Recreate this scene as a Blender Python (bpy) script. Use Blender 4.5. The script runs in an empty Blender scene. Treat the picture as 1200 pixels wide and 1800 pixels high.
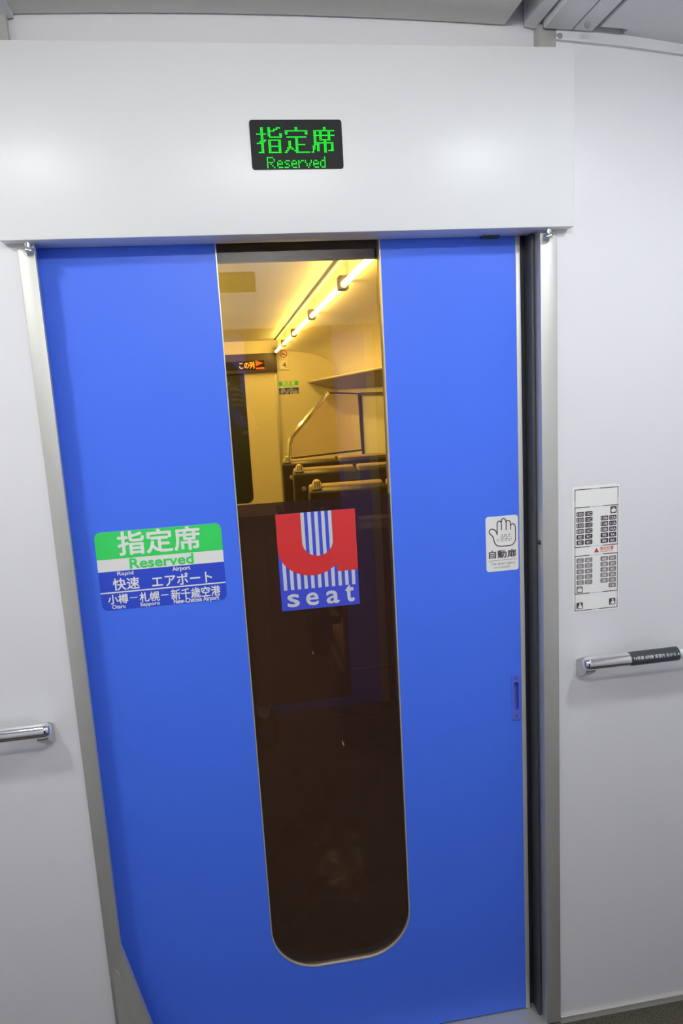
import bpy, bmesh, math, random
from mathutils import Vector, Matrix
from mathutils.geometry import tessellate_polygon

random.seed(7)
C = bpy.context.scene.collection
SC = bpy.context.scene
PI = math.pi

# ------------------------------------------------------------------ camera
CAM = Vector((0.0, -1.40, 1.532))
FPX = 1248.1
A_, B_, R_ = 0.1692, 0.1440, -0.0570
def _rot():
    base = Matrix(((1, 0, 0), (0, 0, -1), (0, 1, 0)))
    c, s = math.cos, math.sin
    rz = Matrix(((c(B_), -s(B_), 0), (s(B_), c(B_), 0), (0, 0, 1)))
    rx = Matrix(((1, 0, 0), (0, c(A_), -s(A_)), (0, s(A_), c(A_))))
    rr = Matrix(((c(R_), -s(R_), 0), (s(R_), c(R_), 0), (0, 0, 1)))
    return rr @ rx @ base @ rz
ROT = _rot()                       # world -> lens frame (right, down, forward)
cd = bpy.data.cameras.new('camera')
cd.sensor_fit = 'VERTICAL'; cd.sensor_height = 36.0; cd.sensor_width = 24.0
cd.lens = FPX / 1800.0 * 36.0
cd.clip_start = 0.02; cd.clip_end = 60
cam = bpy.data.objects.new('camera', cd); C.objects.link(cam)
r0, r1, r2 = ROT[0], ROT[1], ROT[2]
cam.matrix_world = Matrix(((r0[0], -r1[0], -r2[0], CAM.x), (r0[1], -r1[1], -r2[1], CAM.y),
                           (r0[2], -r1[2], -r2[2], CAM.z), (0, 0, 0, 1)))
SC.camera = cam

def at(px, py, y):
    """photograph pixel -> (X, Z) on the vertical plane Y = y (measuring aid)"""
    r = ROT.transposed() @ Vector(((px - 600) / FPX, (py - 900) / FPX, 1))
    t = (y - CAM.y) / r.y
    return r.x * t, CAM.z + r.z * t

# ------------------------------------------------------------------ world, exposure
w = bpy.data.worlds.new('world'); SC.world = w; w.use_nodes = True
w.node_tree.nodes['Background'].inputs[0].default_value = (0.02, 0.022, 0.03, 1)
w.node_tree.nodes['Background'].inputs[1].default_value = 0.3
SC.view_settings.view_transform = 'Standard'
SC.view_settings.look = 'None'
SC.view_settings.exposure = 0.22
SC.view_settings.gamma = 1.0
SC.view_settings.use_curve_mapping = False

LAMP_LEFT_W, LAMP_RIGHT_W = 4.2, 4.4
LAMP_LEFT_COL, LAMP_RIGHT_COL = (1.0, 1.0, 0.95), (0.90, 0.945, 1.0)
DOME_EMIT = 22.0
FILL_TUBE_EMIT = 90.0
TUBE_EMIT = 30.0

# ------------------------------------------------------------------ materials
def mat(name, col, rough=0.5, metal=0.0, noise=0.0, scale=40.0, bump=0.0, spec=0.5, coat=0.0, emit=None, estr=0.0):
    m = bpy.data.materials.new(name); m.use_nodes = True
    nt = m.node_tree; b = nt.nodes['Principled BSDF']
    b.inputs['Base Color'].default_value = (*col, 1)
    b.inputs['Roughness'].default_value = rough
    b.inputs['Metallic'].default_value = metal
    b.inputs['Specular IOR Level'].default_value = spec
    b.inputs['Coat Weight'].default_value = coat
    b.inputs['Coat Roughness'].default_value = 0.08
    if emit:
        b.inputs['Emission Color'].default_value = (*emit, 1)
        b.inputs['Emission Strength'].default_value = estr
    if noise or bump:
        tc = nt.nodes.new('ShaderNodeTexCoord')
        n = nt.nodes.new('ShaderNodeTexNoise'); n.inputs['Scale'].default_value = scale; n.inputs['Detail'].default_value = 4
        nt.links.new(tc.outputs['Object'], n.inputs['Vector'])
        if noise:
            r = nt.nodes.new('ShaderNodeMapRange')
            r.inputs['To Min'].default_value = 1 - noise; r.inputs['To Max'].default_value = 1 + noise
            mx = nt.nodes.new('ShaderNodeMix'); mx.data_type = 'RGBA'; mx.blend_type = 'MULTIPLY'; mx.inputs['Factor'].default_value = 1
            mx.inputs[6].default_value = (*col, 1)
            nt.links.new(n.outputs['Fac'], r.inputs['Value']); nt.links.new(r.outputs['Result'], mx.inputs[7])
            nt.links.new(mx.outputs[2], b.inputs['Base Color'])
        if bump:
            bp = nt.nodes.new('ShaderNodeBump'); bp.inputs['Strength'].default_value = bump; bp.inputs['Distance'].default_value = 0.002
            nt.links.new(n.outputs['Fac'], bp.inputs['Height']); nt.links.new(bp.outputs['Normal'], b.inputs['Normal'])
    return m

def emis(name, col, s):
    m = bpy.data.materials.new(name); m.use_nodes = True
    nt = m.node_tree; nt.nodes.clear()
    e = nt.nodes.new('ShaderNodeEmission'); e.inputs[0].default_value = (*col, 1); e.inputs[1].default_value = s
    o = nt.nodes.new('ShaderNodeOutputMaterial'); nt.links.new(e.outputs[0], o.inputs[0]); return m

def glassy(name, tint, refl=(1, 1, 1), ior=1.5, rough=0.0, diffuse=None, dmix=0.0):
    m = bpy.data.materials.new(name); m.use_nodes = True
    nt = m.node_tree; nt.nodes.clear(); N = nt.nodes.new; L = nt.links.new
    tr = N('ShaderNodeBsdfTransparent'); tr.inputs[0].default_value = (*tint, 1)
    gl = N('ShaderNodeBsdfGlossy'); gl.inputs['Color'].default_value = (*refl, 1); gl.inputs['Roughness'].default_value = rough
    fr = N('ShaderNodeFresnel'); fr.inputs[0].default_value = ior
    mx = N('ShaderNodeMixShader'); o = N('ShaderNodeOutputMaterial')
    src = tr
    if diffuse:
        df = N('ShaderNodeBsdfDiffuse'); df.inputs[0].default_value = (*diffuse, 1)
        m2 = N('ShaderNodeMixShader'); m2.inputs[0].default_value = dmix
        L(tr.outputs[0], m2.inputs[1]); L(df.outputs[0], m2.inputs[2]); src = m2
    L(fr.outputs[0], mx.inputs[0]); L(src.outputs[0], mx.inputs[1]); L(gl.outputs[0], mx.inputs[2]); L(mx.outputs[0], o.inputs[0])
    return m

M = {}
M['wall'] = mat('white_wall_laminate', (0.745, 0.748, 0.772), 0.36, noise=0.012, scale=6, bump=0.03)
M['side'] = mat('grey_side_wall', (0.74, 0.73, 0.71), 0.45, noise=0.02, scale=10)
M['header'] = mat('white_painted_metal', (0.78, 0.795, 0.80), 0.36, noise=0.01, scale=5)
M['ceil'] = mat('grey_ceiling_panel', (0.66, 0.65, 0.62), 0.6, noise=0.03, scale=120, bump=0.05)
M['strip'] = mat('light_grey_ceiling_strip', (0.66, 0.68, 0.70), 0.45, noise=0.02, scale=20)
M['gap'] = mat('dark_gap', (0.03, 0.03, 0.035), 0.8, noise=0.1)
M['alu'] = mat('satin_aluminium', (0.56, 0.56, 0.53), 0.48, metal=0.55, noise=0.02, scale=30)
M['edge'] = mat('grey_edge_strip', (0.58, 0.57, 0.54), 0.45, metal=0.35, noise=0.02, scale=30)
M['chrome'] = mat('polished_chrome', (0.86, 0.87, 0.88), 0.07, metal=1.0, noise=0.01)
M['post'] = mat('satin_rail_bracket', (0.55, 0.55, 0.55), 0.35, metal=0.5, noise=0.01)
M['blue'] = mat('blue_door_paint', (0.068, 0.185, 0.93), 0.42, noise=0.015, scale=8, bump=0.02, spec=0.35)
M['bluep'] = mat('blue_plastic_pull', (0.10, 0.155, 0.70), 0.35, noise=0.02, scale=30)
M['rubber'] = mat('dark_rubber_seal', (0.022, 0.028, 0.036), 0.55, noise=0.1, scale=30)
M['rubber2'] = mat('charcoal_rubber_seal', (0.06, 0.063, 0.07), 0.5, noise=0.1, scale=30)
M['trim'] = mat('silver_window_trim', (0.62, 0.59, 0.54), 0.35, metal=0.4, noise=0.01)
M['amber'] = glassy('bronze_glass', (0.97, 0.62, 0.115), ior=1.55)
M['film'] = glassy('dark_brown_film', (0.135, 0.085, 0.035), ior=1.5, diffuse=(0.066, 0.031, 0.020), dmix=0.48)
M['black'] = mat('black_display_glass', (0.020, 0.023, 0.023), 0.5, noise=0.05, spec=0.12)
M['ledg'] = emis('green_led', (0.008, 1.0, 0.028), 1.7)
M['ledo'] = emis('orange_led', (1.0, 0.33, 0.02), 3.0)
M['ledr'] = emis('red_led', (1.0, 0.12, 0.05), 2.0)
M['stw'] = mat('white_sticker', (0.86, 0.86, 0.83), 0.4, noise=0.01)
M['green'] = mat('green_print', (0.045, 0.72, 0.13), 0.4, noise=0.01)
M['navy'] = mat('blue_print', (0.03, 0.075, 0.62), 0.4, noise=0.01)
M['red'] = mat('red_print', (0.66, 0.035, 0.035), 0.4, noise=0.01)
M['logoblue'] = mat('royal_blue_print', (0.055, 0.08, 0.62), 0.4, noise=0.01)
M['logowhite'] = mat('grey_white_print', (0.60, 0.63, 0.70), 0.4, noise=0.01)
M['ink'] = mat('dark_print', (0.06, 0.04, 0.06), 0.5, noise=0.02)
M['ink2'] = mat('grey_print', (0.24, 0.21, 0.22), 0.5, noise=0.02)
M['lblue'] = mat('pale_blue_print', (0.36, 0.46, 0.80), 0.5, noise=0.01)
M['tape'] = mat('slate_label_tape', (0.035, 0.045, 0.06), 0.4, noise=0.05)
M['cream'] = mat('cream_cabin_wall', (0.80, 0.76, 0.66), 0.5, noise=0.015, scale=8, bump=0.02)
M['creamc'] = mat('pale_cabin_ceiling', (0.36, 0.35, 0.33), 0.5, noise=0.015, scale=8)
M['brown'] = mat('dark_brown_panel', (0.07, 0.055, 0.045), 0.5, noise=0.05)
M['shell'] = mat('dark_seat_shell', (0.045, 0.035, 0.028), 0.4, noise=0.06, scale=60, bump=0.05)
M['fabric'] = mat('tan_seat_fabric', (0.46, 0.36, 0.28), 0.8, noise=0.1, scale=180, bump=0.3)
M['rack'] = mat('mauve_grey_rack', (0.29, 0.245, 0.28), 0.45, noise=0.02)
M['tube'] = emis('fluorescent_tube', (1.0, 0.97, 0.90), TUBE_EMIT)
M['fill_tube'] = emis('fill_tube_glow', (1.0, 0.978, 0.935), FILL_TUBE_EMIT)  # glow of the added fill tube behind the camera
M['acryl'] = glassy('reflection_tinted_acrylic', (0.96, 0.92, 0.92), ior=1.2)  # pink tint stands in for the blue door's reflection
M['lampd'] = emis('downlight_diffuser', (0.96, 0.98, 1.0), DOME_EMIT)
M['screw'] = mat('dull_screw', (0.30, 0.30, 0.30), 0.5, metal=0.3, noise=0.05)

def floor_mat():
    m = bpy.data.materials.new('speckled_grey_floor'); m.use_nodes = True
    nt = m.node_tree; b = nt.nodes['Principled BSDF']; N = nt.nodes.new; L = nt.links.new
    tc = N('ShaderNodeTexCoord')
    n1 = N('ShaderNodeTexNoise'); n1.inputs['Scale'].default_value = 260; n1.inputs['Detail'].default_value = 3
    n2 = N('ShaderNodeTexNoise'); n2.inputs['Scale'].default_value = 5; n2.inputs['Detail'].default_value = 5
    L(tc.outputs['Object'], n1.inputs['Vector']); L(tc.outputs['Object'], n2.inputs['Vector'])
    cr = N('ShaderNodeValToRGB'); cr.color_ramp.elements[0].position = 0.35; cr.color_ramp.elements[1].position = 0.72
    cr.color_ramp.elements[0].color = (0.030, 0.026, 0.019, 1); cr.color_ramp.elements[1].color = (0.13, 0.115, 0.085, 1)
    L(n1.outputs['Fac'], cr.inputs[0]); L(cr.outputs[0], b.inputs['Base Color'])
    rr = N('ShaderNodeMapRange'); rr.inputs['From Min'].default_value = 0.45; rr.inputs['From Max'].default_value = 0.6
    rr.inputs['To Min'].default_value = 0.75; rr.inputs['To Max'].default_value = 0.18
    L(n2.outputs['Fac'], rr.inputs[0]); L(rr.outputs[0], b.inputs['Roughness'])
    bp = N('ShaderNodeBump'); bp.inputs['Strength'].default_value = 0.5; bp.inputs['Distance'].default_value = 0.002
    n3 = N('ShaderNodeTexNoise'); n3.inputs['Scale'].default_value = 90; n3.inputs['Detail'].default_value = 4
    L(tc.outputs['Object'], n3.inputs['Vector'])
    L(n3.outputs['Fac'], bp.inputs['Height']); L(bp.outputs['Normal'], b.inputs['Normal'])
    return m
M['floor'] = floor_mat()
def wet_floor():
    m = M['floor'].copy(); m.name = 'wet_cabin_floor'
    nt = m.node_tree; b = nt.nodes['Principled BSDF']; N = nt.nodes.new; L = nt.links.new
    tc = N('ShaderNodeTexCoord'); mp = N('ShaderNodeMapping'); mp.vector_type = 'POINT'
    mp.inputs['Location'].default_value = (-WET[0] * 3.2, -WET[1] * 2.2, 0); mp.inputs['Scale'].default_value = (3.2, 2.2, 1)
    ln = N('ShaderNodeVectorMath'); ln.operation = 'LENGTH'
    ns = N('ShaderNodeTexNoise'); ns.inputs['Scale'].default_value = 16; ns.inputs['Detail'].default_value = 5
    ad = N('ShaderNodeMath'); ad.operation = 'MULTIPLY_ADD'; ad.inputs[1].default_value = 1.3
    mr = N('ShaderNodeMapRange'); mr.inputs['From Min'].default_value = .80; mr.inputs['From Max'].default_value = 1.02
    mr.inputs['To Min'].default_value = .015; mr.inputs['To Max'].default_value = .85
    L(tc.outputs['Object'], mp.inputs[0]); L(mp.outputs[0], ln.inputs[0]); L(tc.outputs['Object'], ns.inputs['Vector'])
    L(ns.outputs['Fac'], ad.inputs[0]); L(ln.outputs['Value'], ad.inputs[2]); L(ad.outputs[0], mr.inputs[0]); L(mr.outputs[0], b.inputs['Roughness'])
    for n in nt.nodes:
        if n.bl_idname == 'ShaderNodeTexNoise' and abs(n.inputs['Scale'].default_value - 90) < 1: n.inputs['Scale'].default_value = 30
        if n.bl_idname == 'ShaderNodeBump': n.inputs['Strength'].default_value = 1.0; n.inputs['Distance'].default_value = 0.0035
    b.inputs['Specular IOR Level'].default_value = 0.9
    return m
WET = (0.27, 0.70)
M['floorw'] = wet_floor()

# ------------------------------------------------------------------ geometry helpers
class MB:
    """collects shapes for ONE mesh object"""
    def __init__(s): s.v = []; s.f = []; s.sm = []
    def add(s, vs, fs, smooth=False):
        o = len(s.v); s.v += [tuple(v) for v in vs]
        s.f += [tuple(i + o for i in f) for f in fs]; s.sm += [smooth] * len(fs); return s
    def box(s, x0, x1, y0, y1, z0, z1, bev=0.0, seg=2, smooth=None, rot=None):
        bm = bmesh.new(); bmesh.ops.create_cube(bm, size=1)
        for v in bm.verts:
            v.co = Vector(((x0 + x1) / 2 + v.co.x * (x1 - x0), (y0 + y1) / 2 + v.co.y * (y1 - y0), (z0 + z1) / 2 + v.co.z * (z1 - z0)))
        if bev > 0:
            bmesh.ops.bevel(bm, geom=bm.edges[:], offset=bev, segments=seg, profile=0.5, affect='EDGES')
        if rot is not None: bm.transform(rot)
        bm.verts.index_update()
        s.add([v.co.copy() for v in bm.verts], [[v.index for v in f.verts] for f in bm.faces], bev > 0 if smooth is None else smooth)
        bm.free(); return s
    def poly(s, pts, y0, y1=None):
        """pts (x,z); flat facing -Y at y0, or a prism to y1"""
        n = len(pts)
        area = sum(pts[i][0] * pts[(i + 1) % n][1] - pts[(i + 1) % n][0] * pts[i][1] for i in range(n))
        if area < 0: pts = pts[::-1]
        tri = tessellate_polygon([[Vector((p[0], p[1], 0)) for p in pts]])
        fs = []
        for t in tri:
            a, b, c = [Vector(pts[i]) for i in t]
            if (b - a).cross(c - a) < 0: t = t[::-1]
            fs.append(tuple(t))
        front = [(p[0], y0, p[1]) for p in pts]
        if y1 is None: return s.add(front, fs)
        back = [(p[0], y1, p[1]) for p in pts]
        f2 = fs + [tuple(i + n for i in f[::-1]) for f in fs]
        f2 += [(i, i + n, (i + 1) % n + n, (i + 1) % n) for i in range(n)]
        return s.add(front + back, f2)
    def holed(s, outer, hole, y0, y1):
        """prism with one through hole (both loops x,z)"""
        loops = [[Vector((p[0], p[1], 0)) for p in outer], [Vector((p[0], p[1], 0)) for p in hole]]
        al = [Vector(p) for p in outer] + [Vector(p) for p in hole]; n = len(al)
        fs = []
        for t in tessellate_polygon(loops):
            if (al[t[1]] - al[t[0]]).cross(al[t[2]] - al[t[0]]) < 0: t = t[::-1]
            fs.append(tuple(t))
        f2 = fs + [tuple(i + n for i in f[::-1]) for f in fs]
        for b0, m in ((0, len(outer)), (len(outer), len(hole))):
            f2 += [(b0 + i, b0 + i + n, b0 + (i + 1) % m + n, b0 + (i + 1) % m) for i in range(m)]
        return s.add([(p.x, y0, p.y) for p in al] + [(p.x, y1, p.y) for p in al], f2)
    def rect(s, x0, x1, z0, z1, y0, y1=None): return s.poly([(x0, z0), (x1, z0), (x1, z1), (x0, z1)], y0, y1)
    def rrect(s, x0, x1, z0, z1, r, y0, y1=None, n=6): return s.poly(rr_pts(x0, x1, z0, z1, r, n), y0, y1)
    def stroke(s, pts, wd, y, closed=False):
        pts = [Vector(p) for p in pts]
        for a, b in zip(pts[:-1], pts[1:]):
            d = (b - a)
            if d.length < 1e-7: continue
            d.normalize(); nrm = Vector((-d.y, d.x)) * wd / 2
            s.poly([tuple(a - nrm), tuple(b - nrm), tuple(b + nrm), tuple(a + nrm)], y)
        for p in pts:
            s.poly([(p.x + wd / 2 * math.cos(t * PI / 4), p.y + wd / 2 * math.sin(t * PI / 4)) for t in range(8)], y)
        return s
    def tube(s, pts, r, n=16, cap=True):
        pts = [Vector(p) for p in pts]
        rs = r if isinstance(r, (list, tuple)) else [r] * len(pts)
        rings = []; up = None
        for i, p in enumerate(pts):
            a = pts[max(i - 1, 0)]; b = pts[min(i + 1, len(pts) - 1)]
            t = (b - a).normalized()
            if up is None:
                up = t.orthogonal().normalized()
            else:
                up = (up - t * up.dot(t)).normalized()
            v = t.cross(up)
            rings.append([p + (up * math.cos(2 * PI * k / n) + v * math.sin(2 * PI * k / n)) * rs[i] for k in range(n)])
        o = len(s.v)
        vs = [q for ring in rings for q in ring]
        fs = []
        for i in range(len(rings) - 1):
            for k in range(n):
                fs.append((i * n + k, i * n + (k + 1) % n, (i + 1) * n + (k + 1) % n, (i + 1) * n + k))
        s.add(vs, fs, True)
        if cap:
            s.f.append(tuple(o + k for k in range(n))[::-1]); s.sm.append(False)
            s.f.append(tuple(o + (len(rings) - 1) * n + k for k in range(n))); s.sm.append(False)
        return s
    def lathe(s, prof, c, axis='Z', n=24):
        """prof: (r, h) list, closed on the axis where r = 0"""
        vs = []; fs = []
        for r, h in prof:
            for k in range(n):
                a = 2 * PI * k / n
                x, y = r * math.cos(a), r * math.sin(a)
                vs.append({'Z': (c[0] + x, c[1] + y, c[2] + h), 'Y': (c[0] + x, c[1] + h, c[2] + y), 'X': (c[0] + h, c[1] + x, c[2] + y)}[axis])
        for i in range(len(prof) - 1):
            for k in range(n):
                fs.append((i * n + k, i * n + (k + 1) % n, (i + 1) * n + (k + 1) % n, (i + 1) * n + k))
        return s.add(vs, fs, True)
    def build(s, name, material, parent=None, offset=None):
        me = bpy.data.meshes.new(name)
        vs = s.v if offset is None else [(v[0] - offset[0], v[1] - offset[1], v[2] - offset[2]) for v in s.v]
        me.from_pydata(vs, [], s.f); me.update()
        me.polygons.foreach_set('use_smooth', s.sm)
        me.materials.append(material)
        if any(s.sm):
            bm = bmesh.new(); bm.from_mesh(me)
            bmesh.ops.recalc_face_normals(bm, faces=bm.faces[:])
            for e in bm.edges:
                if len(e.link_faces) == 2 and e.calc_face_angle(0) > 0.7: e.smooth = False
            bm.to_mesh(me); bm.free()
        o = bpy.data.objects.new(name, me); C.objects.link(o)
        if parent: o.parent = parent
        return o

def rr_pts(x0, x1, z0, z1, r, n=6):
    P = []
    for cx, cz, a0 in ((x1 - r, z0 + r, -PI / 2), (x1 - r, z1 - r, 0), (x0 + r, z1 - r, PI / 2), (x0 + r, z0 + r, PI)):
        for k in range(n + 1):
            a = a0 + PI / 2 * k / n; P.append((cx + r * math.cos(a), cz + r * math.sin(a)))
    return P

def tag(o, label, cat, group=None):
    o['label'] = label; o['category'] = cat
    if group: o['group'] = group
    return o
def struct(o): o['kind'] = 'structure'; return o
def thing(name, label, cat, loc, group=None, rotz=0.0):
    o = bpy.data.objects.new(name, None); C.objects.link(o); o.empty_display_size = 0.05
    o.location = loc; o.rotation_euler = (0, 0, rotz); return tag(o, label, cat, group)
def dup(o, parent=None):
    c = o.copy(); C.objects.link(c)
    if parent: c.parent = parent
    for ch in list(o.children): dup(ch, c)
    return c

def text_geo(txt, weight=0.0):
    cu = bpy.data.curves.new('lettering', 'FONT'); cu.body = txt; cu.resolution_u = 3; cu.offset = weight; cu.size = 1.0
    ob = bpy.data.objects.new('lettering', cu)
    me = bpy.data.meshes.new_from_object(ob)
    vs = [(v.co.x, v.co.y) for v in me.vertices]; fs = [tuple(p.vertices) for p in me.polygons]
    bpy.data.objects.remove(ob); bpy.data.curves.remove(cu); bpy.data.meshes.remove(me)
    return vs, fs
def put_text(mb, txt, x0, x1, z0, z1, y, weight=0.0, bend=None, keep=False):
    """lettering fitted to a box; weight thickens the strokes (fraction of the letter height)"""
    vs, fs = text_geo(txt)
    if not vs: return
    ax0 = min(v[0] for v in vs); ax1 = max(v[0] for v in vs); az0 = min(v[1] for v in vs); az1 = max(v[1] for v in vs)
    g = weight * (z1 - z0)
    sx = (x1 - x0 - 2 * g) / (ax1 - ax0); sz = (z1 - z0 - 2 * g) / max(az1 - az0, 1e-6)
    steps = [(0, 0)] if g == 0 else [(math.cos(k * PI / 4), math.sin(k * PI / 4)) for k in range(8)]
    for i, (ox, oz) in enumerate(steps):
        out = [(x0 + g + ox * g + (v[0] - ax0) * sx, y - i * 4e-6, z0 + g + oz * g + (v[1] - az0) * sz) for v in vs]
        fx = []
        for f in fs:
            a, b, c = out[f[0]], out[f[1]], out[f[2]]
            cr = (b[0] - a[0]) * (c[2] - a[2]) - (b[2] - a[2]) * (c[0] - a[0])
            fx.append(f if cr > 0 else f[::-1])
        mb.add(out, fx)

# ------------------------------------------------------------------ main planes
YW, YD = 0.0, 0.047            # wall face, sliding door face
XC = 0.154                     # centre line of the doorway
JL0, JL1 = -0.3535, -0.3237    # left frame post
JR0, JR1 = 0.6300, 0.6655      # right frame post
XL, XR = -1.10, 1.42           # vestibule side walls
YB = -1.76                     # wall behind the photographer
ZC = 2.205

# ------------------------------------------------------------------ setting: vestibule
struct(MB().box(XL - .05, XR + .05, YB - .1, 0.12, -0.06, 0.0).build('floor', M['floor']))
struct(MB().box(XL - .05, JL0 + .002, YW, YW + .03, 0.0, 2.30).build('wall_left', M['wall']))
TOPR = [(JR1 - .002, 2.167), (.80, 2.157), (.93, 2.143), (1.10, 2.118), (1.27, 2.085), (XR + .05, 2.05)]
struct(MB().poly([(JR1 - .002, 0), (XR + .05, 0)] + TOPR[::-1], YW, YW + .03).build('wall_right', M['wall']))
struct(MB().box(-0.36, 0.632, 0.018, 0.045, 1.83, 2.30).build('wall_upper', M['wall']))
struct(MB().box(XL - .05, XL, YB, YW, 0.0, 2.30).build('wall_side_left', M['side']))
struct(MB().box(XR, XR + .05, YB, YW, 0.0, 2.30).build('wall_side_right', M['side']))
o = MB(); o.box(XL, -0.40, YB - .03, YB, 0, 2.30); o.box(0.70, XR, YB - .03, YB, 0, 2.30); o.box(-0.40, 0.70, YB - .09, YB - .05, 1.80, 2.30)
struct(o.build('wall_back', M['wall']))
# outer casing above, so no light leaks
struct(MB().box(XL - .1, XR + .1, YB - .15, 0.12, 2.30, 2.34).build('ceiling_void', M['gap']))

# curved grey ceiling panel
prof = []
for i in range(25):
    x = -0.33 + (0.569 + 0.33) * i / 24
    prof.append((x, 1.532 + 1.4 * 0.4826 - 1.4 * 0.06 * (x / 1.4 - 0.05) ** 2))
p = prof + [(prof[-1][0], 2.285), (prof[0][0], 2.285)]
struct(MB().poly(p, YB, YW + 0.012).build('ceiling', M['ceil']))
# longitudinal strips beside the panel (profile at the wall, running towards the back wall)
def d2(a, b): return a * 1.4, 1.532 + b * 1.4
def strip(name, pr, m, y1=-0.012):
    struct(MB().poly([d2(*q) for q in pr], YB, y1).build(name, m))
strip('trim_1', [(.4344, .4732), (.4498, .4706), (.4498, .54), (.4344, .54)], M['strip'], 0.012)
strip('trim_2', [(.4546, .4655), (.4556, .4637), (.4945, .4622), (.4955, .4640), (.4955, .50), (.4546, .50)], M['strip'])
strip('trim_3', [(.4970, .4622), (.5240, .4610), (.5250, .4630), (.5250, .50), (.4970, .50)], M['strip'])
strip('trim_4', [(.5303, .4605), (.60, .4560), (.80, .4380), (1.02, .4000), (1.02, .53), (.5303, .53)], M['strip'], -0.03)
strip('trim_5', [(-.2250, .4730), (-.2500, .4700), (-.2500, .54), (-.2250, .54)], M['strip'], 0.012)
strip('trim_6', [(-.2530, .4640), (-.3200, .4605), (-.3200, .50), (-.2530, .50)], M['strip'])
strip('trim_7', [(-.3230, .4605), (-.42, .4540), (-.60, .4380), (-.80, .4000), (-.80, .53), (-.3230, .53)], M['strip'], -0.03)
# ledge over the right wall with its screws, end beam under the sloping panel
o = MB(); o.poly([(0.6655, 2.30), (XR, 2.30)] + [(q[0], q[1] + .0005) for q in TOPR[::-1][1:-1]] + [(0.6655, 2.1675)], -0.006, 0.03)
for q, r_ in zip(TOPR[:-1], TOPR[1:]): o.poly([(q[0], q[1] - .003), (r_[0], r_[1] - .003), (r_[0], r_[1] + .002), (q[0], q[1] + .002)], -0.009, -.001)
led = struct(o.build('trim_8', M['strip']))
struct(MB().poly([(0.80, 2.175), (XR, 2.10), (XR, 2.20), (0.80, 2.20)], -0.12, -0.006).build('trim_9', M['strip']))
for (px, py, yy) in ((983, 64, -0.007), (1032, 44, -0.05)):
    X, Z = at(px, py, yy)
    MB().lathe([(0, -.003), (.005, -.003), (.006, 0), (0, 0)], (X, yy, Z), 'Y', 14).build('screw', M['screw'], led)
# frame posts and baseboards
pr = MB().box(JR0, JR1, -0.004, 0.024, 0.0, 2.25, 0.0012); struct(pr.build('trim_10', M['alu']))
struct(MB().box(JL0, JL1, -0.004, 0.008, 0.0, 2.25, 0.0012).build('trim_11', M['alu']))
o = MB(); o.poly([(JL1 - .001, 0.399), (JL1 - .001, 0.0), (-0.238, 0.0)], -0.004, 0.008)
o.poly([(-.345, 0.0), (-.345, 0.33), (-.338, 0.345), (-.331, 0.33), (-.277, 0.0)], -0.009, -0.003)
struct(o.build('trim_12', M['alu']))
struct(MB().box(JR1, XR, -0.006, 0.0, 0.0, 0.014).build('baseboard_right', M['edge']))
MB().box(JR1, XR, -0.007, 0.0, 0.014, 0.018, 0.001).build('baseboard_edge', M['trim'], bpy.data.objects['baseboard_right'])
struct(MB().box(XL, JL0, -0.006, 0.0, 0.0, 0.018).build('baseboard_left', M['edge']))
struct(MB().box(-0.36, 0.665, -0.004, 0.11, 0.0, 0.004).build('threshold_trim', M['alu']))
# rubber seals in the right jamb
o = MB(); o.box(0.610, 0.632, 0.060, 0.075, 0, 1.86); s1 = struct(o.build('trim_13', M['rubber']))
MB().box(0.622, 0.6305, 0.022, 0.062, 0, 1.86, 0.003).build('rubber_seal', M['rubber2'], s1)
X, Z = at(950, 953, 0.012)
MB().lathe([(0, -.004), (.004, -.004), (.005, 0), (0, 0)], (0.630, 0.010, Z), 'X', 14).build('plug', M['rubber'], s1)

# ------------------------------------------------------------------ the blue sliding door
WX0, WX1, WZ = -0.004, 0.315, 0.224
door = bpy.data.objects.new('door_1', None); C.objects.link(door); door.location = (XC, YD, 0); struct(door)
def dl(mb, name, m, par=None):
    return mb.build(name, m, par or door, offset=(XC, YD, 0))
RW = 0.105
def win_pts(off, top=1.875):
    x0, x1, z0, r = WX0 - off, WX1 + off, WZ - off, RW + off
    P = [(x0, top)]
    for k in range(13):
        a = PI + PI / 2 * k / 12; P.append((x0 + r + r * math.cos(a), z0 + r + r * math.sin(a)))
    for k in range(13):
        a = -PI / 2 + PI / 2 * k / 12; P.append((x1 - r + r * math.cos(a), z0 + r + r * math.sin(a)))
    P.append((x1, top)); return P
DX0, DX1 = -0.46, 0.5985
px0, px1, pz0, pz1 = 0.5755, 0.5965, 0.769, 0.878
hole = rr_pts(px0 + .005, px1 - .0045, pz0 + .022, pz1 - .017, .0055, 6)
o = MB(); o.holed([(DX0, 1.875), (DX0, 0.008), (DX1, 0.008), (DX1, 1.875)] + win_pts(0.0015)[::-1], hole, YD, YD + .03)
dl(o, 'door_panel', M['blue'])
inner, outer = win_pts(0.0), win_pts(0.0022)
o = MB()
for i in range(len(inner) - 1):
    o.poly([inner[i], inner[i + 1], outer[i + 1], outer[i]], YD - .0015, YD + .012)
dl(o, 'window_trim', M['trim'])
ZF = 1.532 - 0.1515 * 1.4476
up = MB().poly([(WX0, ZF), (WX1, ZF), (WX1, 1.875), (WX0, 1.875)], YD + .004)
dl(up, 'window_glass', M['amber'])
lowp = [(WX0, ZF)] + [q for q in win_pts(0.0) if q[1] < ZF] + [(WX1, ZF)]
dl(MB().poly(lowp, YD + .004), 'tinted_window_film', M['film'])
dl(MB().box(DX1, 0.6085, YD - .002, YD + .03, 0.006, 1.875, 0.001), 'closing_edge', M['edge'])
# recessed pull near the closing edge
pull = MB()
hole = rr_pts(px0 + .0052, px1 - .0047, pz0 + .0222, pz1 - .0172, .0054, 6)
n = len(hole)
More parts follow.
